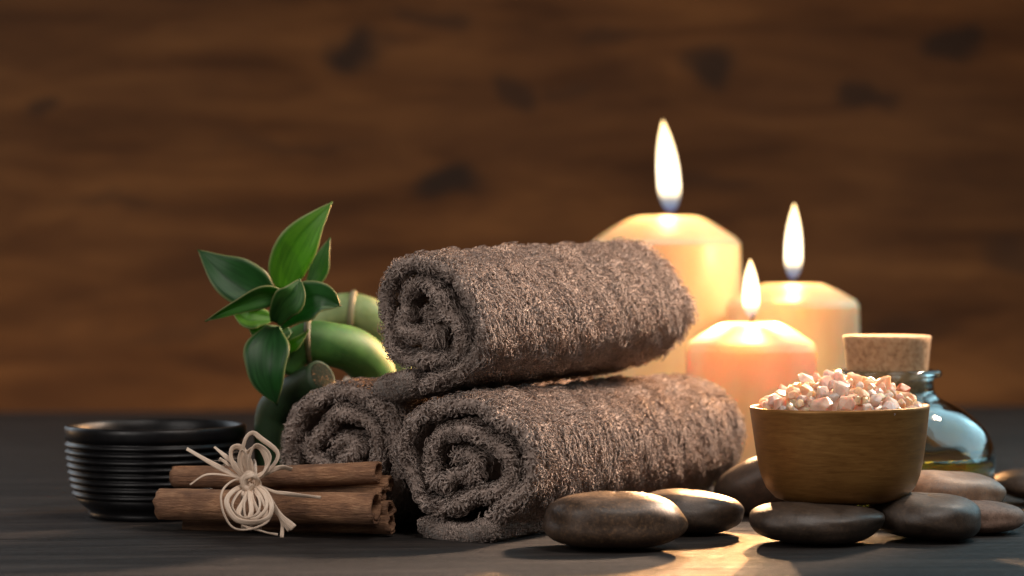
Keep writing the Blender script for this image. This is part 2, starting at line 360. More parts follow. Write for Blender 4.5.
def towel(label, near, theta, length, Rr, turns, th, seed, shape, tail, tilt=0, hemcurve=None, comb=1.57, tl=.36, tr=.05, dens=42, squash=(1,1), gap=.85, hemth=.95, rows=(.5,.3)):
    """near = centre of the near face (cm); theta = axis angle from X in the ground plane"""
    root = empty('rolled_towel', near); root.rotation_euler = (R(tilt), 0, R(theta-90))
    tag(root, label, 'towel', 'rolled terry towels stacked in a pyramid')
    pitch = th+gap; n = 420; T = turns*2*math.pi; ph = np.linspace(0, T, n)   # travels clockwise outwards, ends at the bottom
    u_ = (T-ph)/(2*math.pi); fr = u_-np.floor(u_); st = np.clip((fr-.45)/.55, 0, 1); st = st*st*(3-2*st)
    rad = Rr-th/2-pitch*(.3*u_+.7*(np.floor(u_)+st)); rad = np.maximum(rad, .25)
    a = -math.pi/2+(T-ph)
    inn_ = np.clip(1-rad/Rr-.1, 0, 1); wob = 1+.03*np.sin(2*a+shape)+.02*np.sin(3*a+shape*2)+.30*inn_*np.sin(a*2+shape*3)+.16*inn_*np.sin(a*3.3+shape)
    rad = rad+.10*np.sin(ph*3.1+shape)+.08*np.sin(ph*4.3+shape*2)+.05*np.sin(ph*7.1+shape)
    cl = np.stack([rad*wob*np.cos(a)*squash[0], rad*wob*np.sin(a)*squash[1]], 1)
    if tail is not None: cl = np.vstack([cl, tail])
    core = np.array([[.55, .25], [.1, .1]]) if False else None
    bulge = lambda s, a_: .06*np.sin(s*.7+a_*.5+shape)+.05*np.sin(a_*1.1+s*.3)
    g, m = sheet_surface(cl, th, length, bulge)
    # body
    mb = MB(); mb.grid(g, cv=True, cap0=True, cap1=True)
    body = mb.build('terry_body', terry, root)
    Rmax = Rr
    rc = np.hypot
    def keep(c, nr):
        r_ = np.hypot(c[..., 0]/squash[0], c[..., 2]/squash[1]); outer = (nr[..., 0]*c[..., 0]+nr[..., 2]*c[..., 2])/(r_+1e-6)
        end = np.clip(1.6-c[..., 1], 0, 1)*1.25; fend = np.clip(c[..., 1]-(length-1.0), 0, 1)
        shell = np.where((r_ > Rr-.95*pitch) & (outer > .2), 1.0, 0.0)
        # outermost shell is what the last turn covers
        return np.maximum(np.maximum(shell, end), fend*.8)
    sgn = 1
    # outward normal check
    def cmb(p, nv): return np.where(np.abs(nv[:, 1]) > .5, r2.normal(0, .9, len(p))+3*np.sin(p[:, 0]*2.1+1)*np.sin(p[:, 2]*1.7), comb)
    r2 = np.random.default_rng(seed+5)
    V, Q = tufts(g if flip_ok(g) else g[:, ::-1], dens, tl, tr, keep, cmb, seed, rows)
    fast_mesh('terry_pile', V, Q, terry, root)
    if hemcurve is not None:
        hc = smooth_path(hemcurve, 40); gh, _ = sheet_surface(hc, hemth, length-.1, lambda s, a_: .03*np.sin(a_*1.3))
        gh[:, :, 1] -= .12
        mh = MB(); mh.grid(gh, cv=True, cap0=True, cap1=True); mh.build('hem_band', hem, root)
        V, Q = tufts(gh if flip_ok(gh) else gh[:, ::-1], 85, .17, .045, lambda c, nr: np.clip(9-c[..., 1], .1, 1), lambda p, nv: 1.5, seed+9, (.3,.2)); fast_mesh('hem_pile', V, Q, terry, root)
    return root
def flip_ok(g):
    sc = 0
    for i in range(20, len(g)-20, 7):
        n_ = np.cross(g[i+1, 6]-g[i, 6], g[i, 7]-g[i, 6]); sc += np.sign(np.dot(n_, g[i, 6]-g[i, 48]))
    return sc > 0
T1 = towel('large rolled grey brown towel at the bottom right of the pyramid behind the front stones', (-3.05, 136.2, 4.25), 60, 27.8, 4.3, 2.6, .64, 11, .4, None,
    hemcurve=[(-2.5,-3.35), (-1.7,-3.75), (-.6,-3.95), (1.0,-3.9), (2.8,-3.4)], hemth=1.1, comb=.35, tl=.36, tr=.055, dens=44, squash=(1.15, .98), rows=(.62,.35))
T2 = towel('rolled grey brown towel at the bottom left of the pyramid behind the cinnamon sticks', (-10.3, 141.9, 4.5), 60, 24, 4.35, 2.6, .64, 23, 2.1, None, comb=.3, tl=.36, tr=.055, dens=40, squash=(1.10, 1.0), rows=(.6,.25))
T3 = towel('rolled grey brown towel lying on top of the two others', (-5.05, 138.0, 12.3), 52, 20.6, 4.1, 2.5, .60, 37, 1.2, None, tilt=2.2,
    hemcurve=[(-3.7,-3.95), (-2.7,-3.85), (-1.5,-3.65), (-.4,-3.45)], hemth=1.5, comb=.12, tl=.32, tr=.045, dens=60, squash=(1.08, .98), rows=(.36,.5))

# ------------------------------------------------------------------ stones
def stone(label, c, semi, rot, material, seed, taper=0.0, flat=.85, group=None):
    mb = MB(); nu, nv = 72, 40; g = []
    for j in range(nv+1):
        la = -math.pi/2+math.pi*j/nv; row = []
        for i in range(nu):
            lo = 2*math.pi*i/nu; x, y, z = math.cos(la)*math.cos(lo), math.cos(la)*math.sin(lo), math.sin(la)
            s_ = (math.hypot(x, y)**2.7+abs(z)**2.7)**(-1/2.7)*(abs(math.cos(lo))**2.3+abs(math.sin(lo))**2.3)**(-.5/2.3*1.0)
            x, y, z = x*s_, y*s_, z*s_
            k = 1+.045*mnoise.noise(Vector((x*1.1+seed*7.1, y*1.1, z*1.1)))*2+.012*mnoise.noise(Vector((x*3+seed, y*3, z*3)))
            k2 = 1-taper*x
            row.append((x*k*semi[0], y*k*semi[1]*k2, z*k*semi[2]*k2))
        g.append(row)
    mb.grid(g, cv=True, cap0=True, cap1=True)
    v = np.concatenate(mb.v); M = np.array(Euler(tuple(R(q) for q in rot)).to_matrix())
    v = v@M.T; zmin = v[:, 2].min(); mb.v = [v-np.array([0, 0, zmin])]
    o = mb.build('massage_stone', material, loc=(c[0], c[1], c[2]))
    return tag(o, label, 'stone', group)
dk = m_stone('dark_basalt', (.028,.017,.011), (.080,.050,.033), (.20,.115,.06))
dk2 = m_stone('dark_basalt_plain', (.028,.020,.015), (.060,.042,.031), (.10,.065,.04))
pk = m_stone('mottled_rose_stone', (.17,.098,.062), (.37,.25,.17), (.12,.125,.12), .42)
gr = m_stone('grainy_brown_stone', (.13,.078,.055), (.30,.195,.145), (.05,.032,.024), .6)
stone('large dark oval stone in front of the bottom right towel', (5.68, 131.8, 0), (3.9, 2.9, 1.5), (0, 0, -4), dk, 1, .09)
stone('dark stone half hidden behind the right end of the large front stone', (10.4, 139.5, 0), (3.1, 2.5, 1.2), (0, 3, 6), dk2, 2, .09)
stone('dark brown stone leaning on edge behind the left side of the golden bowl', (16.0, 149.5, 0), (3.55, 2.3, 1.62), (0, -27, -8), dk2, 3, .0)
stone('flat dark stone under the left half of the golden bowl', (16.95, 134.5, 0), (3.75, 3.0, 1.12), (0, 1, 3), dk2, 4, .05)
stone('rounded dark stone under the right half of the golden bowl', (23.55, 136.3, 0), (3.2, 2.9, 1.26), (0, 3, -8), dk2, 5, -.05)
stone('rose brown mottled stone resting on other stones in front of the glass bottle', (25.9, 142.4, 1.0), (3.3, 2.1, 1.12), (3, 3, 5), pk, 6, .0)
stone('grainy brown stone on the table under the mottled rose stone', (27.2, 139.8, 0), (2.5, 2.2, .9), (0, 0, 5), gr, 7, .0)
stone('brown stone cut by the right edge of the photo', (34.9, 157, 0), (3.4, 2.2, 1.0), (0, 6, 0), dk, 8, .0)

# ------------------------------------------------------------------ golden bowl and salt
B = np.array([18.82, 137.4, 2.08]); BH = 5.3; BR = 5.14
root = empty('salt_bowl', B, (0, R(-.9), 0)); tag(root, 'golden brown bowl filled with pink salt, set on two dark stones', 'bowl')
outer = [(0,0), (2.6,0), (3.2,.06), (3.75,.27), (4.22,.78), (4.5,1.4), (4.68,2.1), (4.83,3.1), (4.98,4.2), (5.10,5.1), (5.13,5.25), (5.08,5.31), (4.98,5.31)]
inner = [(4.86,5.22), (4.74,4.3), (4.58,3.2), (4.35,2.2), (4.0,1.3), (3.5,.75), (2.6,.5), (0,.5)]
mb = MB(); mb.lathe([(r_, z_*1.03) for r_, z_ in outer+inner], 96); mb.build('bowl_body', m_bronze(), root)
salts = [m_salt('salt_pale', (.90,.74,.66), (1,.7,.6)), m_salt('salt_pink', (.90,.62,.48), (1,.5,.35)), m_salt('salt_peach', (.90,.66,.46), (1,.5,.3)),
         m_salt('salt_rust', (.55,.24,.12), (1,.3,.15)), m_salt('salt_grey_rose', (.78,.62,.56), (1,.6,.5))]
bed = MB(); bed.lathe([(4.5,-.55), (4.2,-.4), (3.3,.10), (2.4,.62), (1.4,.88), (.6,.95), (0,.95)], 40, wob=lambda a, z: .03*np.sin(a*5+z*4))
o = bed.build('salt_bed', salts[1], loc=(B[0], B[1], B[2]+5.42)); tag(o, 'fine pink salt under the larger crystals in the golden bowl', 'salt', kind='stuff')
def crystal_mesh(i, material):
    r = random.Random(100+i); bm = bmesh.new(); ax = (r.uniform(.8, 1.2), r.uniform(.75, 1.1), r.uniform(.7, 1.0))
    for k in range(22):
        v = Vector((r.gauss(0,1), r.gauss(0,1), r.gauss(0,1))).normalized()*r.uniform(.88, 1.05)
        bm.verts.new((v.x*ax[0]*.5, v.y*ax[1]*.5, v.z*ax[2]*.5))
    h = bmesh.ops.convex_hull(bm, input=bm.verts)
    bmesh.ops.delete(bm, geom=[g_ for g_ in h['geom_interior'] if isinstance(g_, bmesh.types.BMVert)], context='VERTS')
    bmesh.ops.bevel(bm, geom=list(bm.edges), offset=.10, segments=2, profile=.6, affect='EDGES', clamp_overlap=True)
    for v in bm.verts:
        if v.co.length > .62: v.co *= .62/v.co.length
    me = bpy.data.meshes.new('salt_crystal'); bm.to_mesh(me); bm.free(); me.materials.append(material); return me
CM = [crystal_mesh(i, salts[[0,1,2,4,1,2,0,4,1,3,2,0][i]]) for i in range(12)]
def put_crystal(me, p, s, label, grp='pink salt crystals heaped in the golden bowl'):
    o = bpy.data.objects.new('salt_crystal', me); COL.objects.link(o); o.location = p; o.scale = s
    o.rotation_euler = (random.uniform(0, 6), random.uniform(0, 6), random.uniform(0, 6)); tag(o, label, 'salt crystal', grp); return o
def dome(r): return B[2]+5.40+1.72*max(0, 1-(r/4.55)**2.2)-.12
pts = []
special = [((841,389), 137.2-2.6, 1.25, CM[0], 'largest pale crystal at the front middle of the salt heap'),
           ((903,391), 137.6, 1.05, CM[9], 'rust brown crystal at the right end of the salt heap'),
           ((806,378), 137.5, 1.0, CM[6], 'glowing pale crystal high on the left shoulder of the salt heap'),
           ((865,383), 137.4, .95, CM[2], 'peach crystal right of the top of the salt heap'),
           ((823,394), 134.6, .95, CM[11], 'white crystal at the rim left of the largest pale crystal')]
for (q, d, s_, me, lab) in special:
    p = P(q[0], q[1], d); pts.append((p, .38*s_/.9)); put_crystal(me, p, (s_,)*3, lab, None)
tries = 0; cnt = 0
while tries < 9000 and cnt < 175:
    tries += 1; rr = 4.5*math.sqrt(random.random()); a = random.uniform(0, 2*math.pi); s_ = random.choice([.8,.95,1.1,1.25,1.4,.65])
    p = np.array([B[0]+rr*math.cos(a), B[1]+rr*math.sin(a), dome(rr)+random.uniform(-.12,.14)])
    if all(np.linalg.norm(p-q) > (.36*s_+r_)*1.02 for q, r_ in pts):
        pts.append((p, .36*s_)); cnt += 1
        i = random.choice([0,1,1,2,2,3,4,5,6,7,8,10,11,0,3,2] if random.random() < .8 else [1,2,4,5])
        put_crystal(CM[i], p, (s_, s_*random.uniform(.85,1.1), s_*random.uniform(.8,1)), 'small pink or peach salt crystal in the heap filling the golden bowl')

# ------------------------------------------------------------------ glass bottle
G = np.array([(887-512)/F*155, 155.0, 0]); k = S(155)
root = empty('glass_bottle', G); tag(root, 'squat clear glass bottle of dark oil with a cork stopper behind the golden bowl', 'bottle')
prof = [(0,.12), (4.6,.10), (5.6,.16), (6.2,.6), (6.7,1.5), (6.9,2.5), (6.86,3.5), (6.55,4.5), (5.95,5.4), (5.1,6.15), (4.2,6.65), (3.45,6.98), (3.08,7.3), (2.98,7.8), (2.98,8.25), (3.1,8.38), (3.4,8.42), (3.5,8.6), (3.45,8.8), (3.2,8.88), (2.75,8.86)]
inn = [(2.62,8.7), (2.62,7.6), (2.75,7.25), (3.2,6.8), (4.0,6.4), (4.9,5.9), (5.7,5.2), (6.25,4.4), (6.55,3.5), (6.6,2.5), (6.4,1.6), (5.9,.85), (5.2,.5), (0,.45)]
def sp2(pr, n): return [tuple(q) for q in smooth_path(np.array(pr), n)]
mb = MB(); mb.lathe(sp2(prof, 70)+sp2(inn, 50), 96, wob=lambda a, z: .007*np.sin(a*5+z*2.1)*(z < 7.5)+.004*np.sin(a*11-z*3)*(z < 7.5)); gl = mb.build('glass_body', m_glass('clear_glass', (.86,.97,.96)), root)
liq = [(0,.47), (5.2,.52), (5.88,.87), (6.38,1.6), (6.58,2.5), (6.56,3.1), (6.53,3.42), (6.35,3.36), (0,3.36)]
mb = MB(); mb.lathe(liq, 96); mb.build('dark_oil', m_simple('olive_oil', (.26,.20,.02), .02, 0, Transmission_Weight=1.0, IOR=1.46), root)
mb = MB(); mb.lathe([(0,6.9), (2.2,6.9), (2.35,7.0), (2.5,8.4), (2.62,8.9), (2.78,10.65), (2.84,10.97), (2.78,11.07), (0,11.07)], 64); mb.build('cork_stopper', m_cork(), root)

# ------------------------------------------------------------------ candles
wax = m_wax(); wickm = m_simple('charred_wick', (.012,.010,.009), .9)
def candle(label, px, d, rim_y, top_y, halfw, flame, lean, energy):
    k = S(d); X = (px-512)/F*d; r = halfw*k; zr = H-(rim_y-Y0)*k; zt = H-(top_y-Y0)*k; dz = zt-zr
    root = empty('pillar_candle', (X, d, 0)); tag(root, label, 'candle', 'lit pillar candles behind the towels')
    pr = [(0,0), (r*.93,0), (r*.985,.25), (r,1.0), (r,zr*.5), (r*.998,zr-.9), (r*.99,zr-.35), (r*.955,zr+dz*.02), (r*.90,zr+dz*.15), (r*.72,zr+dz*.52), (r*.55,zr+dz*.83), (r*.44,zr+dz*.97), (r*.36,zr+dz), (r*.27,zr+dz*.86), (r*.17,zr+dz*.62), (0,zr+dz*.55)]
    pr = pr[:2]+sp2(pr[2:7], 16)+sp2(pr[7:], 30)
    mb = MB(); mb.lathe(pr, 96, wob=lambda a, z: .008*np.sin(a*3+z*.2+px)+.004*np.sin(a*7+z)); mb.build('wax_body', wax, root)
    zb = zr+dz*.55
    mb = MB(); wp = [(0,0,zb-.3), (.03,0,zb+.5), (.12,0,zb+1.0), (.28,0,zb+1.35)]; mb.tube(smooth_path(wp, 10), [.11]*9+[.06], 8); mb.build('wick', wickm, root)
    fx0, fy0, fx1, fy1 = flame; fh = (fy1-fy0)*k; fr = (fx1-fx0)/2*k; zf = H-(fy1-Y0)*k
    def shell(sc_, name, material, z0, hh):
        g = []; seg = 28
        for i in range(41):
            t = i/40; w_ = min(t/.30, 1); rr = math.sin(w_*math.pi/2)**.55 if t < .30 else (math.cos(((t-.30)/.70)**1.25*math.pi/2))**.85
            rr = max(rr, .002)*fr*sc_; cx = lean*fr*(t**1.5)*1.0-lean*fr*.25
            a = np.linspace(0, 2*np.pi, seg, endpoint=False)
            g.append(np.stack([cx+rr*np.cos(a), rr*np.sin(a), np.full(seg, t*hh)], 1))
        m_ = MB(); m_.grid(g, cv=True, cap0=True, cap1=True)
        return m_.build(name, material, root, loc=((((fx0+fx1)/2-px)*k), 0, z0))
    shell(.86, 'flame', m_flame(fh, 'flame_glow'), zf, fh)
    l = bpy.data.lights.new('flame_light', 'POINT'); l.energy = energy; l.color = (1, .60, .28); l.shadow_soft_size = .009
    lo = bpy.data.objects.new('flame_light', l); COL.objects.link(lo); lo.location = (X, d, zf+fh*.42)
    return root
CE = (.55, .15, .3)
candle('tallest lit pillar candle, leftmost of the three, behind the top towel', 667, 194, 240, 216.5, 74, (655,120,682,214), -.55, CE[0])
candle('shortest lit pillar candle in front of the other two beside the bowl', 751, 172, 343, 323, 65, (741,259,761,319), -.1, CE[1])
candle('middle height lit pillar candle furthest right above the cork stopper', 793, 186, 301, 283.5, 66, (783,203,804,281), .1, CE[2])

# ------------------------------------------------------------------ black ribbed bowl
k = S(149); root = empty('ribbed_bowl', ((154.5-512)/F*149, 149.5, 0)); tag(root, 'black ribbed ceramic bowl standing empty at the left', 'bowl')
pr = [(0,.25), (3.7,.25), (3.78,.05), (3.95,.0), (4.1,.06), (4.12,.30), (4.05,.42), (4.45,.72), (5.0,1.25)]
z = 1.3; nr_ = 8; top = 4.75
for i in range(nr_):
    z0 = 1.3+(top-1.3)*i/nr_; z1 = 1.3+(top-1.3)*(i+1)/nr_; t = (i+.5)/nr_; r = 5.02+.50*math.sin(t*math.pi/2)
    pr += [(r-.17, z0), (r-.02, z0+.05), (r+.085, z0+.13), (r+.09, z0+.20), (r+.04, z0+.30), (r-.13, z1-.06)]
pr += [(5.42,4.78), (5.54,4.86), (5.60,5.05), (5.62,5.35), (5.60,5.58), (5.50,5.70), (5.38,5.70), (5.28,5.58), (5.2,5.2), (5.1,4.0), (4.7,2.4), (4.0,1.3), (2.5,.8), (0,.7)]
mb = MB(); mb.lathe(pr, 96)
m, nt, b, o_ = mat('black_ceramic'); b.inputs['Base Color'].default_value = (.005,.005,.006,1); b.inputs['Specular IOR Level'].default_value = .3
L(nt, ramp(nt, noisetex(nt, coords(nt), 1.5, 4), [(.3, gray(.3)), (.7, gray(.46))]), b.inputs['Roughness'])
bump(nt, b, noisetex(nt, coords(nt), 6, 3), .06, .05)
mb.build('bowl_body', m, root)

# ------------------------------------------------------------------ cinnamon sticks
cin = m_cinnamon('cinnamon_bark'); cin_shade = m_cinnamon('cinnamon_bark_shaded', .75)  # second bark is darkened to stand for shade low in the bundle
def quill(label, p0, p1, r, kind, seed, material=cin, th=.13):
    """sheet of bark rolled to a scroll; p0,p1 the ends of its axis"""
    p0, p1 = np.array(p0, float), np.array(p1, float); ax = p1-p0; Ln = np.linalg.norm(ax); rr = random.Random(seed)
    if kind == 'double':
        a = np.linspace(0, 1, 60); q = []
        for t in a:   # one curl to each side
            if t < .5: u = t/.5; an = math.pi*(2.9-2.65*u)+.4; rad = r*(.22+.36*u); cx = -.0; q.append((-.02*r+rad*math.cos(an)*1.0, .42*r+rad*math.sin(an)))
            else: u = (t-.5)/.5; an = math.pi*(1.2-2.6*u)+.2; rad = r*(.60-.34*u); q.append((.05*r+rad*math.cos(an), -.48*r+rad*math.sin(an)))
        prof = np.array(q)
    else:
        turns = {'single': 1.3, 'tight': 1.8}[kind]; a = np.linspace(0, turns*2*math.pi, 70)
        rad = r*(1-.30*(a[::-1]/a[-1]))-th/2; a0 = -math.pi*.28-turns*2*math.pi+(seed % 1)*.5; prof = np.stack([rad*np.cos(a+a0), rad*np.sin(a+a0)], 1)
    t = np.gradient(prof, axis=0); t /= np.linalg.norm(t, axis=1)[:, None]; nn = np.stack([t[:, 1], -t[:, 0]], 1)
    ring = np.vstack([prof+nn*th/2, (prof-nn*th/2)[::-1]]); g = []
    n = 44
    for i in range(n):
        x = Ln*i/(n-1); row = []
        for j, (u, w) in enumerate(ring):
            an = math.atan2(w, u)
            k_ = 1+.035*mnoise.noise(Vector((x*.35+seed*3, math.cos(an)*1.2, math.sin(an)*1.2)))*1.6+.02*mnoise.noise(Vector((x*1.6+seed, u*2, w*2)))
            e = 0
            if i < 1: e = .16*mnoise.noise(Vector((seed+math.cos(an)*2.2, math.sin(an)*2.2, 1)))+.1
            if i > n-2: e = -.14*mnoise.noise(Vector((seed+math.cos(an)*2, math.sin(an)*2, 5)))
            row.append((x+e, u*k_, w*k_+.06*math.sin(x*.32+seed)))
        g.append(row)
    mb = MB(); mb.grid(g, cv=True, cap0=False, cap1=False)
    # end faces of the sheet
    m_ = len(ring); h = m_//2
    for base, fl in ((0, 1), ((n-1)*m_, 0)):
        fs = [(base+j, base+j+1, base+m_-2-j, base+m_-1-j) for j in range(h-1)]
        mb.f += [f[::-1] if fl else f for f in fs]; mb.mi += [0]*len(fs)
    q = Vector(ax).to_track_quat('X', 'Z')
    o = mb.build('cinnamon_stick', material, loc=p0, rot=q.to_euler())
    return tag(o, label, 'cinnamon stick', 'cinnamon sticks tied with raffia')
quill('thickest cinnamon stick along the front of the bundle', P(159,504,140.4), P(377,507,136.4), 1.0, 'single', 1.2, th=.17)
quill('upper cinnamon stick lying on top of the others', P(173,477,142.6), P(379,472,138.3), .70, 'single', 2.3, th=.13)
quill('small curled cinnamon stick tucked behind the right end of the upper one', P(215,486,143.2), P(391,484,138.6), .5, 'tight', 4.1, th=.10)
quill('shaded cinnamon stick behind the thickest one, its open end showing at right', P(200,506,143.6), P(391,511,138.0), .62, 'tight', 3.4, cin_shade, .12)
quill('lowest cinnamon stick on the table with a pale broken right end', P(185,522,141.9), P(392,524,137.6), .62, 'single', 5.2, cin_shade, .11)
quill('thin cinnamon curl at the right end of the bundle', P(300,494,141.0), P(384,494,138.2), .40, 'tight', 6.6, cin_shade, .09)

# ------------------------------------------------------------------ raffia bow
raf = m_raffia(); bow = empty('raffia_bow', P(250,482,134.6)); tag(bow, 'cream raffia bow tied round the cinnamon sticks', 'bow')
BO = np.array(P(250,482,134.6))
def strip(name, pts, w, tw0=0.0, tw1=0.6, n=34):
    """pts: (px,py,depth)"""
    q_ = random.Random(int(sum(p[0] for p in pts))); pts = [pts[0]]+[(x+q_.uniform(-1.6,1.6), y+q_.uniform(-1.6,1.6), z) for x, y, z in pts[1:]]
    path = smooth_path([P(*p) for p in pts], n)-BO; t = np.gradient(path, axis=0); t /= np.linalg.norm(t, axis=1)[:, None]
    g, uv = [], []
    for i in range(n):
        f = i/(n-1); v = np.array([0, -1.0, 0]); s_ = np.cross(t[i], v); s_ /= (np.linalg.norm(s_)+1e-9); nn = np.cross(t[i], s_)
        a = tw0+(tw1-tw0)*f+.25*math.sin(f*9+pts[0][0]); ww = w*.85*S(135)/2*(1-.15*math.sin(f*11+pts[0][1])); sd = math.cos(a)*s_+math.sin(a)*nn; no = np.cross(t[i], sd)
        row = [path[i]+sd*ww*q+no*(.035*ww*8*(q*q-.5)*.4) for q in (-1,-.5,0,.5,1)]
        back = [p_+no*.014 for p_ in row[::-1]]
        g.append(row+back); uv += [(q, f*6) for q in (0,.25,.5,.75,1,1,.75,.5,.25,0)]
    mb = MB(); mb.grid(g, cv=True, cap0=True, cap1=True, uv=uv); return mb.build(name, raf, bow)
dn = 134.6
# tails
strip('tail', [(250,482,dn), (236,474,dn-.1), (212,463,dn), (187,449,dn-.3)], 5.5, .2, .6)
strip('tail', [(250,482,dn), (238,468,dn), (224,457,dn), (215,447,dn)], 5, .1, .9)
strip('tail', [(248,481,dn), (236,470,dn), (226,462,dn-.2), (218,459,dn-.3)], 3.6, .3, .2)
strip('tail', [(248,482,dn), (232,476,dn-.3), (208,476,dn-.5), (191,486,dn-.6)], 2.2, .1, .3)
strip('tail', [(252,482,dn), (270,492,dn-.5), (292,495,dn-.9), (321,496,dn-1.0)], 3.8, .3, .2)
strip('tail', [(252,482,dn), (270,490,dn-.4), (292,496,dn-.8), (320,499,dn-.9)], 2.6, .6, .2)
strip('tail', [(254,484,dn), (266,496,dn-.9), (281,515,dn-1.3), (295,529,dn-1.3)], 8, .1, .3)
strip('tail', [(254,484,dn), (268,500,dn-.9), (277,512,dn-1.2), (290,532,dn-1.2)], 4.5, .5, .1)
strip('tail', [(256,484,dn), (272,505,dn-1.0), (281,520,dn-1.1), (281,539,dn-1.2)], 4.2, .4, .1)
strip('tail', [(252,480,dn), (268,472,dn), (280,468,dn), (293,469,dn+.2)], 6.5, .1, .6)
strip('tail', [(252,484,dn), (240,520,dn-1.6), (262,532,dn-1.6), (278,534,dn-1.5)], 2.4, .2, .1)
# upper loops
strip('loop', [(250,482,dn), (234,466,dn-.2), (232,451,dn-.2), (242,448,dn), (250,466,dn), (251,480,dn)], 6.5, .5, .3)
strip('loop', [(251,482,dn), (243,462,dn), (246,442,dn-.2), (252,434,dn), (262,439,dn), (277,453,dn), (270,468,dn), (254,481,dn)], 5.5, .3, .5)
strip('loop', [(250,482,dn), (246,460,dn-.3), (252,447,dn-.4), (262,450,dn-.3), (268,462,dn-.2), (262,474,dn-.1), (253,482,dn)], 6, .6, .2)
strip('loop', [(251,481,dn), (250,462,dn-.5), (256,446,dn-.6), (266,449,dn-.5), (270,458,dn-.4), (264,473,dn-.2), (253,481,dn)], 3.6, .2, .9)
strip('loop', [(249,481,dn), (239,464,dn-.5), (241,452,dn-.6), (247,456,dn-.5), (250,468,dn-.3), (252,481,dn)], 4, .7, .3)
# lower loops
strip('loop', [(249,484,dn), (234,481,dn-1), (222,490,dn-1.4), (222,508,dn-1.7), (232,526,dn-1.8), (248,530,dn-1.8), (266,522,dn-1.7), (273,508,dn-1.5)], 2.6, .2, .5, 44)
strip('loop', [(248,484,dn), (234,490,dn-1.2), (228,504,dn-1.6), (234,520,dn-1.8), (252,524,dn-1.9), (268,517,dn-1.7), (272,504,dn-1.5), (264,492,dn-.9), (254,485,dn-.2)], 6.5, .4, .2, 44)
strip('loop', [(250,484,dn), (238,492,dn-1.0), (232,506,dn-1.5), (240,516,dn-1.8), (256,518,dn-1.9), (266,509,dn-1.6), (264,496,dn-1.1), (254,484,dn-.2)], 4.5, .7, .3, 44)
strip('loop', [(250,484,dn), (243,498,dn-1.3), (238,514,dn-1.7), (246,522,dn-1.8), (252,512,dn-1.8), (249,496,dn-1.1), (251,485,dn)], 6.5, .1, .5, 40)
strip('loop', [(251,484,dn), (252,498,dn-1.3), (258,512,dn-1.7), (262,519,dn-1.7), (266,511,dn-1.6), (260,496,dn-1.1), (253,485,dn)], 5, .2, .6, 40)
strip('loop', [(250,484,dn), (245,500,dn-1.5), (247,518,dn-1.9), (256,514,dn-1.9), (258,499,dn-1.5), (252,485,dn)], 3, .2, .6, 40)
# wraps round the bundle and the knot
for q, (x0, dx) in enumerate(((243, 0), (249, 2), (255, 3))):
    strip('wrap', [(x0,484,dn-.2), (x0+dx,500,dn+1.0-1.9+.2), (x0+dx,520,dn+3), (x0+dx,530,dn+5), (x0,520,dn+9.5), (x0,490,dn+9.8), (x0-1,462,dn+8.5), (x0,462,dn+5.5), (x0,472,dn+2.0), (x0,482,dn-.1)], 5, 0, .2, 50)
strip('knot', [(243,487,dn-.2), (246,476,dn-.7), (254,474,dn-.8), (258,484,dn-.5), (252,490,dn-.6), (244,484,dn-.8), (248,477,dn-.9), (256,480,dn-.7)], 7, .2, .5, 40)
strip('knot', [(256,490,dn-.2), (258,480,dn-.8), (250,476,dn-1.0), (243,482,dn-.8), (248,489,dn-.8), (256,486,dn-.9)], 6, .1, .4, 40)

# ------------------------------------------------------------------ bamboo plant
bam = m_bamboo('green_bamboo', (.022,.090,.012), (.062,.18,.030)); bam_d = m_bamboo('dark_green_bamboo', (.008,.024,.007), (.020,.050,.015)); bam_p = m_bamboo('pale_bamboo', (.16,.25,.08), (.33,.38,.18))
PB = np.array(P(285,500,150)); PB[2] = 0
plant = empty('bamboo_plant', PB); tag(plant, 'curled green bamboo plant with pointed leaves standing behind the left towel', 'plant')
def stalk(name, pts, rads, material, parent=plant, sides=20, n=40):
    path = smooth_path([P(*p) for p in pts], n)-PB; rad = np.interp(np.linspace(0, 1, n), np.linspace(0, 1, len(rads)), rads)*S(150)
    mb = MB(); mb.tube(path, rad, sides); return mb.build(name, material, parent)
def node_ring(c, dirv, r, material, name='stalk_node'):
    c = np.array(c)-PB; dirv = np.array(dirv, float); dirv /= np.linalg.norm(dirv)
    path = [c+dirv*q for q in (-.2,-.1,0,.1,.2)]; rr = [r*.96, r*1.02, r*1.05, r*1.02, r*.96]
    mb = MB(); mb.tube(path, rr, 24); return mb.build(name, material, plant)
stalk('stalk', [(282,372,149), (292,352,149.2), (310,342,149.5), (334,345,150), (356,352,151), (372,370,152.5), (380,405,154), (384,460,156)], [17,19,21,22,23,23,22,22], bam)
stalk('stalk', [(276,512,150.5), (272,470,150.5), (272,430,150), (277,408,149.6), (296,392,148.6), (322,377,147.2)], [16,17,18,19,18,17.5], bam_d)
c = P(322,377,147.2); dv = P(322,377,147.2)-P(309,384.5,148.0)
cp = np.array(c)-PB; dv = dv/np.linalg.norm(dv)
mb = MB(); mb.tube([cp-dv*.05, cp+dv*.03, cp+dv*.07], [15.4*S(147.5), 15.2*S(147.5), 13.8*S(147.5)], 28); mb.build('cut_end', m_cut(), plant)
node_ring(P(309,342,149.5), (1,0,.03), 22.6*S(150), m_bamboo('dry_node', (.075,.07,.03), (.15,.12,.055)))
stalk('stalk', [(312,326,159), (338,312,159.5), (366,316,160), (388,338,161), (398,380,162), (402,440,163)], [15,19,21,22,22,21], bam_p)
node_ring(P(352,312,159.6), (1,0,-.1), 21.5*S(159), m_bamboo('dry_node_pale', (.20,.19,.10), (.36,.30,.18)))
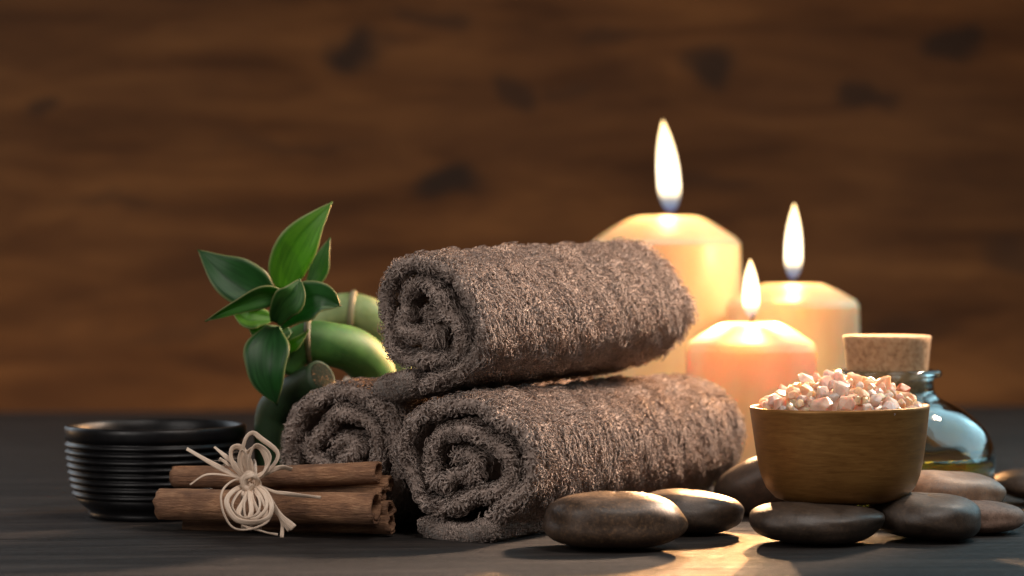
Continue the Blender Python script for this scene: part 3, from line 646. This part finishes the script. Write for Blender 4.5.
stalk('stalk', [(345,480,161), (352,430,160.5), (350,398,160), (356,380,160)], [13,14,14,12], m_bamboo('dry_stalk', (.42,.34,.25), (.58,.49,.38)))
lf_d = m_leaf('leaf_dark', (.008,.055,.010), (.022,.105,.024), (.30,.32,.14)); lf_b = m_leaf('leaf_bright', (.045,.15,.010), (.10,.26,.020), (.42,.40,.18)); lf_m = m_leaf('leaf_mid', (.015,.085,.012), (.05,.16,.028), (.36,.34,.15))
def leaf(pts, w, material, fold=.25, tilt=0.0, shape=.42, n=26, curl=0.0):
    path = smooth_path([P(*p) for p in pts], n)-PB; t = np.gradient(path, axis=0); t /= np.linalg.norm(t, axis=1)[:, None]; g, uv = [], []; m_ = 9
    for i in range(n):
        f = i/(n-1); wid = ((.34+.66*math.sin(math.pi/2*f/shape)**1.1) if f < shape else 1.005-((f-shape)/(1-shape))**1.6)*(1+.05*math.sin(f*13+w))*w*S(149)/2
        v = np.array([0, -1.0, 0]); s_ = np.cross(v, t[i]); s_ /= np.linalg.norm(s_); nn = np.cross(t[i], s_); nn = nn if nn[1] < 0 else -nn
        a = tilt+curl*f; sd = math.cos(a)*s_+math.sin(a)*nn; no = np.cross(sd, t[i]); no = no if no[1] < 0 else -no
        row = []
        for j in range(m_):
            q = -1+2*j/(m_-1); row.append(path[i]+sd*wid*q*math.cos(fold)+no*wid*(abs(q)**1.3*math.sin(fold))+no*.03*math.sin(q*9+f*5)); uv.append((j/(m_-1), f*2))
        g.append(row)
    mb = MB(); mb.grid(g, uv=uv); o = mb.build('leaf', material, plant, fix=False)
    sm = o.modifiers.new('thickness', 'SOLIDIFY'); sm.thickness = .0006; return o
LD = 148.5
leaf([(283,289,LD), (289,262,LD-.6), (306,232,LD-1), (332,202,LD-.3)], 44, lf_b, .22, .15, .40)  # backlight on this tall leaf is put in its brighter green
leaf([(307,292,LD+.8), (317,275,LD+1.1), (323,256,LD+1.3), (330,238,LD+1.6)], 20, lf_m, .2, 0, .4)
leaf([(272,298,LD), (250,288,LD-.6), (224,272,LD-.8), (198,250,LD-.2)], 50, lf_d, .28, .2, .40)
leaf([(288,298,LD-1.8), (266,294,LD-2.8), (238,305,LD-3.2), (205,321,LD-2.6)], 27, lf_m, .45, -.5, .36)
leaf([(276,322,LD-1.4), (284,306,LD-2.8), (294,294,LD-3.2), (300,279,LD-2.8)], 32, lf_m, .35, .1, .5)
leaf([(280,324,LD-1), (300,306,LD-2), (320,298,LD-2.4), (341,306,LD-2.0)], 40, lf_d, .32, -.15, .52)
leaf([(272,318,LD-.4), (258,318,LD-.7), (246,318,LD-.8), (232,309,LD-.3)], 26, lf_b, .3, .4, .5)
leaf([(290,330,LD-.2), (276,336,LD-.6), (262,334,LD-.8), (246,322,LD-.3)], 24, lf_m, .3, .2, .5)
leaf([(272,328,LD-1.2), (268,350,LD-2.4), (268,376,LD-2.8), (277,405,LD-2.2)], 48, lf_d, .3, .12, .44)
leaf([(276,352,LD-.4), (288,348,LD-.7), (298,341,LD-.9), (309,330,LD-.8)], 13, lf_b, .4, 0, .5)
stalk('shoot', [(284,362,149.2), (281,345,148.4), (277,336,147.9), (276,328,147.8)], [8,8,7,5], m_bamboo('pale_shoot', (.16,.24,.08), (.26,.34,.14)))

# ------------------------------------------------------------------ lights and camera
def area(name, loc, target, size, energy, color, sy=None):
    l = bpy.data.lights.new(name, 'AREA'); l.energy = energy; l.color = color; l.size = size*.01
    if sy: l.shape = 'RECTANGLE'; l.size_y = sy*.01
    o = bpy.data.objects.new(name, l); COL.objects.link(o); o.location = loc
    o.rotation_euler = (Vector(target)-Vector(loc)).to_track_quat('-Z', 'Y').to_euler(); return o
def spot(name, loc, target, rad, energy, color, ang=60, blend=.5):
    l = bpy.data.lights.new(name, 'SPOT'); l.energy = energy; l.color = color; l.shadow_soft_size = rad*.01; l.spot_size = R(ang); l.spot_blend = blend
    o = bpy.data.objects.new(name, l); COL.objects.link(o); o.location = loc
    o.rotation_euler = (Vector(target)-Vector(loc)).to_track_quat('-Z', 'Y').to_euler(); return o
spot('candle_light', (17.2, 170.5, 14.6), (7, 138, 3), .7, 1.3, (1, .56, .24), 100, .4)
spot('candle_light_back', (21.9, 184.6, 18.2), (5, 135, 3), .7, 27, (1, .48, .18), 80, .4)
spot('candle_light_tall', (12.6, 191.5, 20.8), (10, 150, 13), .7, 9, (1, .58, .30), 50, .6)
spot('warm_side_lamp', (48, 168, 44), (6, 145, 8), 3.0, 58, (1, .69, .48), 45, .8)
area('cool_window', (-130, 245, 60), (-10, 150, 6), 80, 5, (.82, .92, 1.0))
area('left_fill', (-80, 50, 60), (0, 145, 6), 60, 5.5, (1, .92, .86))
area('cool_window_right', (125, 190, 90), (70, 110, 0), 150, 15, (.50, .86, 1.0))
area('front_fill', (50, 60, 130), (4, 145, 8), 70, 13, (1, .90, .83))
area('wall_fill', (-150, 225, -5), (-60, 290, 0), 50, 8, (1, .60, .30))  # unseen fill light, added to warm the lower left of the wall
area('wall_fill_top', (25, 215, 85), (5, 290, 5), 60, 3.5, (1, .60, .32))  # added above the frame so the wall is lit more evenly
area('wall_fill_low', (0, 262, -16), (0, 290, 6), 150, 1.7, (1, .58, .28), 8)  # extra light hidden behind the table edge, brightens the foot of the wall
w = bpy.data.worlds.new('World'); SC.world = w; w.use_nodes = True
w.node_tree.nodes['Background'].inputs[0].default_value = (.9, .72, .6, 1); w.node_tree.nodes['Background'].inputs[1].default_value = .06
cam = bpy.data.cameras.new('camera'); co = bpy.data.objects.new('camera', cam); COL.objects.link(co); SC.camera = co
co.location = (0, 0, H); co.rotation_euler = (R(90), 0, 0); cam.sensor_width = 36; cam.lens = 36*F/1024; cam.shift_y = -18/1024
cam.clip_start = .05; cam.clip_end = 50; cam.dof.use_dof = True; cam.dof.focus_distance = 1.36; cam.dof.aperture_fstop = (cam.lens/10)/1.5

# ------------------------------------------------------------------ centimetres to metres
done = set()
for o in SC.objects:
    o.location = Vector(o.location)*.01
    if o.type == 'MESH' and o.data.name not in done:
        done.add(o.data.name); me = o.data; v = np.empty(len(me.vertices)*3, np.float32); me.vertices.foreach_get('co', v); me.vertices.foreach_set('co', v*.01); me.update()
SC.render.engine = 'CYCLES'; SC.cycles.use_denoising = True; SC.cycles.max_bounces = 10; SC.cycles.transparent_max_bounces = 12
SC.cycles.sample_clamp_indirect = 6; SC.cycles.caustics_refractive = True
SC.view_settings.view_transform = 'Standard'; SC.view_settings.look = 'None'; SC.view_settings.exposure = 0; SC.view_settings.gamma = 1
